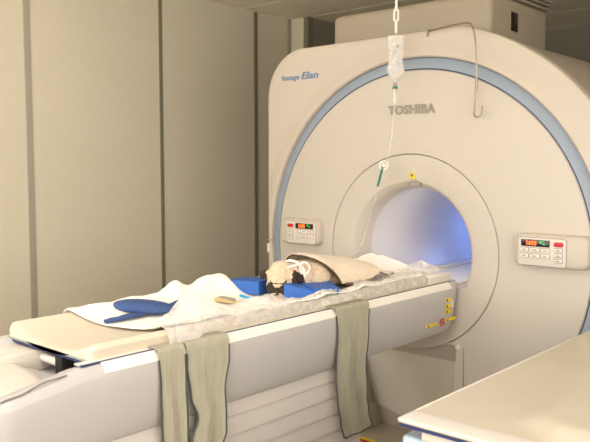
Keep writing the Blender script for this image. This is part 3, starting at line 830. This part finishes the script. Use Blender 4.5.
for x in (X0+.08, X1-.08):
    for y in (Ya+.1, Yb-.1):
        wb = cyl((x-.015, y, .055), (x+.015, y, .055), .055, 24); wh = TP('wheel', wb, 'rubber')
        TP('wheel_fork', rbox((x-.022, y-.02, .07), (x-.017, y+.02, .17), .002, 1, bm=rbox((x+.017, y-.02, .07), (x+.022, y+.02, .17), .002, 1)), 'seam')

# floor sticker beside the dock
fs = obj('floor_sticker', rbox((-.36, -.10, .0), (-.20, -.03, .0015)), 'yellow', smooth=False); tag(fs, 'yellow warning sticker with red print on the floor under the table', 'sticker')
fp = obj('sticker_print', rbox((-.30, -.09, .0015), (-.22, -.06, .0022)), 'red', smooth=False); fp.parent = fs

# ------------------------------------------------------------------ lights
def lamp_panel(x, y, w, l, power, col=(1, .88, .74)):
    t = thing('ceiling_light', 'flat square ceiling light panel set into the ceiling out of frame', 'ceiling light', (x, y, CE))
    t['group'] = 'ceiling light panels'
    part('frame', rbox((x-w/2-.03, y-l/2-.03, CE-.012), (x+w/2+.03, y+l/2+.03, CE), .003), 'seam', t)
    part('diffuser', rbox((x-w/2, y-l/2, CE-.018), (x+w/2, y+l/2, CE-.0125), .001, 1), 'lamp', t)
    L = bpy.data.lights.new('panel_light', 'AREA'); L.shape = 'RECTANGLE'; L.size = w; L.size_y = l; L.energy = power; L.color = col
    o = bpy.data.objects.new('panel_light', L); C.objects.link(o); o.location = (x, y, CE-.022)
    return o
lamp_panel(.9, -2.6, .6, .6, 24, (1, .95, .89))
lamp_panel(-.75, -3.6, .6, .6, 14, (1, .95, .89))
lamp_panel(2.6, -3.2, .6, .6, 14, (1, .95, .89))
def fill_globe(x, y, z, power):  # unseen glowing globes added to brighten the ceiling and left wall
    t = thing('pendant_lamp', 'round white pendant lamp hanging from the ceiling out of frame', 'lamp', (x, y, CE), 'pendant lamps')
    gb = bmesh.new(); bmesh.ops.create_uvsphere(gb, u_segments=24, v_segments=12, radius=.09)
    bmesh.ops.translate(gb, verts=gb.verts, vec=(x, y, z)); part('globe', gb, 'lamp', t).visible_shadow = True
    part('cord', cyl((x, y, z+.09), (x, y, CE), .004, 8), 'steel', t)
    for dx, dy in ((.13, 0), (-.13, 0), (0, .13), (0, -.13)):
        L = bpy.data.lights.new('globe_light', 'POINT'); L.energy = power/4; L.color = (1, .95, .89); L.shadow_soft_size = .1
        o = bpy.data.objects.new('globe_light', L); C.objects.link(o); o.location = (x+dx, y+dy, z)
fill_globe(-.95, -1.15, 2.42, 9)
fill_globe(-.9, -3.0, 1.85, 26)
# unseen glowing panel added behind the camera as frontal fill
struct(obj('window_1', rbox((-1.6, -5.052, .95), (2.6, -5.035, 2.25), .004, 1), 'lamp', smooth=False))
bm = bmesh.new()
for a, b in (((-1.68, -5.05, .88), (2.68, -5.02, .95)), ((-1.68, -5.05, 2.25), (2.68, -5.02, 2.32)), ((-1.68, -5.05, .95), (-1.6, -5.02, 2.25)), ((2.6, -5.05, .95), (2.68, -5.02, 2.25))): rbox(a, b, 0, bm=bm)
struct(obj('trim_8', bm, 'seam', smooth=False))  # frame round the added glowing panel
L = bpy.data.lights.new('window_light', 'AREA'); L.shape = 'RECTANGLE'; L.size = 4.1; L.size_y = 1.25; L.energy = 58; L.color = (1, .96, .91)
o = bpy.data.objects.new('window_light', L); C.objects.link(o); o.location = (.5, -5.03, 1.6); o.rotation_euler = (-PI/2, 0, PI)
struct(obj('window_2', rbox((3.585, -4.4, .95), (3.597, -.6, 2.25), .004, 1), 'lamp', smooth=False))  # second unseen glowing panel, added for fill from the right
L = bpy.data.lights.new('window_light', 'AREA'); L.shape = 'RECTANGLE'; L.size = 3.7; L.size_y = 1.25; L.energy = 38; L.color = (1, .97, .93)
o = bpy.data.objects.new('window_light', L); C.objects.link(o); o.location = (3.57, -2.5, 1.6); o.rotation_euler = (PI/2, 0, PI/2)
L = bpy.data.lights.new('bore_light', 'POINT'); L.energy = 2.3; L.color = (.16, .32, 1); L.shadow_soft_size = .04
o = bpy.data.objects.new('bore_light', L); C.objects.link(o); o.location = (-.10, 1.18, 1.08)
L = bpy.data.lights.new('bore_lamp', 'AREA'); L.energy = 1.3; L.color = (1, .93, .86); L.size = .2
o = bpy.data.objects.new('bore_lamp', L); C.objects.link(o); o.location = (-.02, .28, 1.355)
w = bpy.data.worlds.new('room_air'); scene.world = w; w.use_nodes = True
w.node_tree.nodes['Background'].inputs[0].default_value = (1, .9, .78, 1); w.node_tree.nodes['Background'].inputs[1].default_value = .05

# ------------------------------------------------------------------ camera
cam = bpy.data.cameras.new('camera'); co_ = bpy.data.objects.new('camera', cam); C.objects.link(co_)
cam.sensor_width = 36; cam.lens = 735/590*36
co_.location = (2.03, -3.19, 1.48)
co_.rotation_euler = (PI/2-math.atan(56/735), 0, math.radians(41.8))
cam.clip_start = .05
cam.dof.use_dof = True; cam.dof.focus_distance = 3.1; cam.dof.aperture_fstop = 7
scene.camera = co_
scene.view_settings.view_transform = 'Standard'; scene.view_settings.look = 'None'
scene.view_settings.gamma = 1; scene.view_settings.use_curve_mapping = False
scene.view_settings.exposure = 0.12
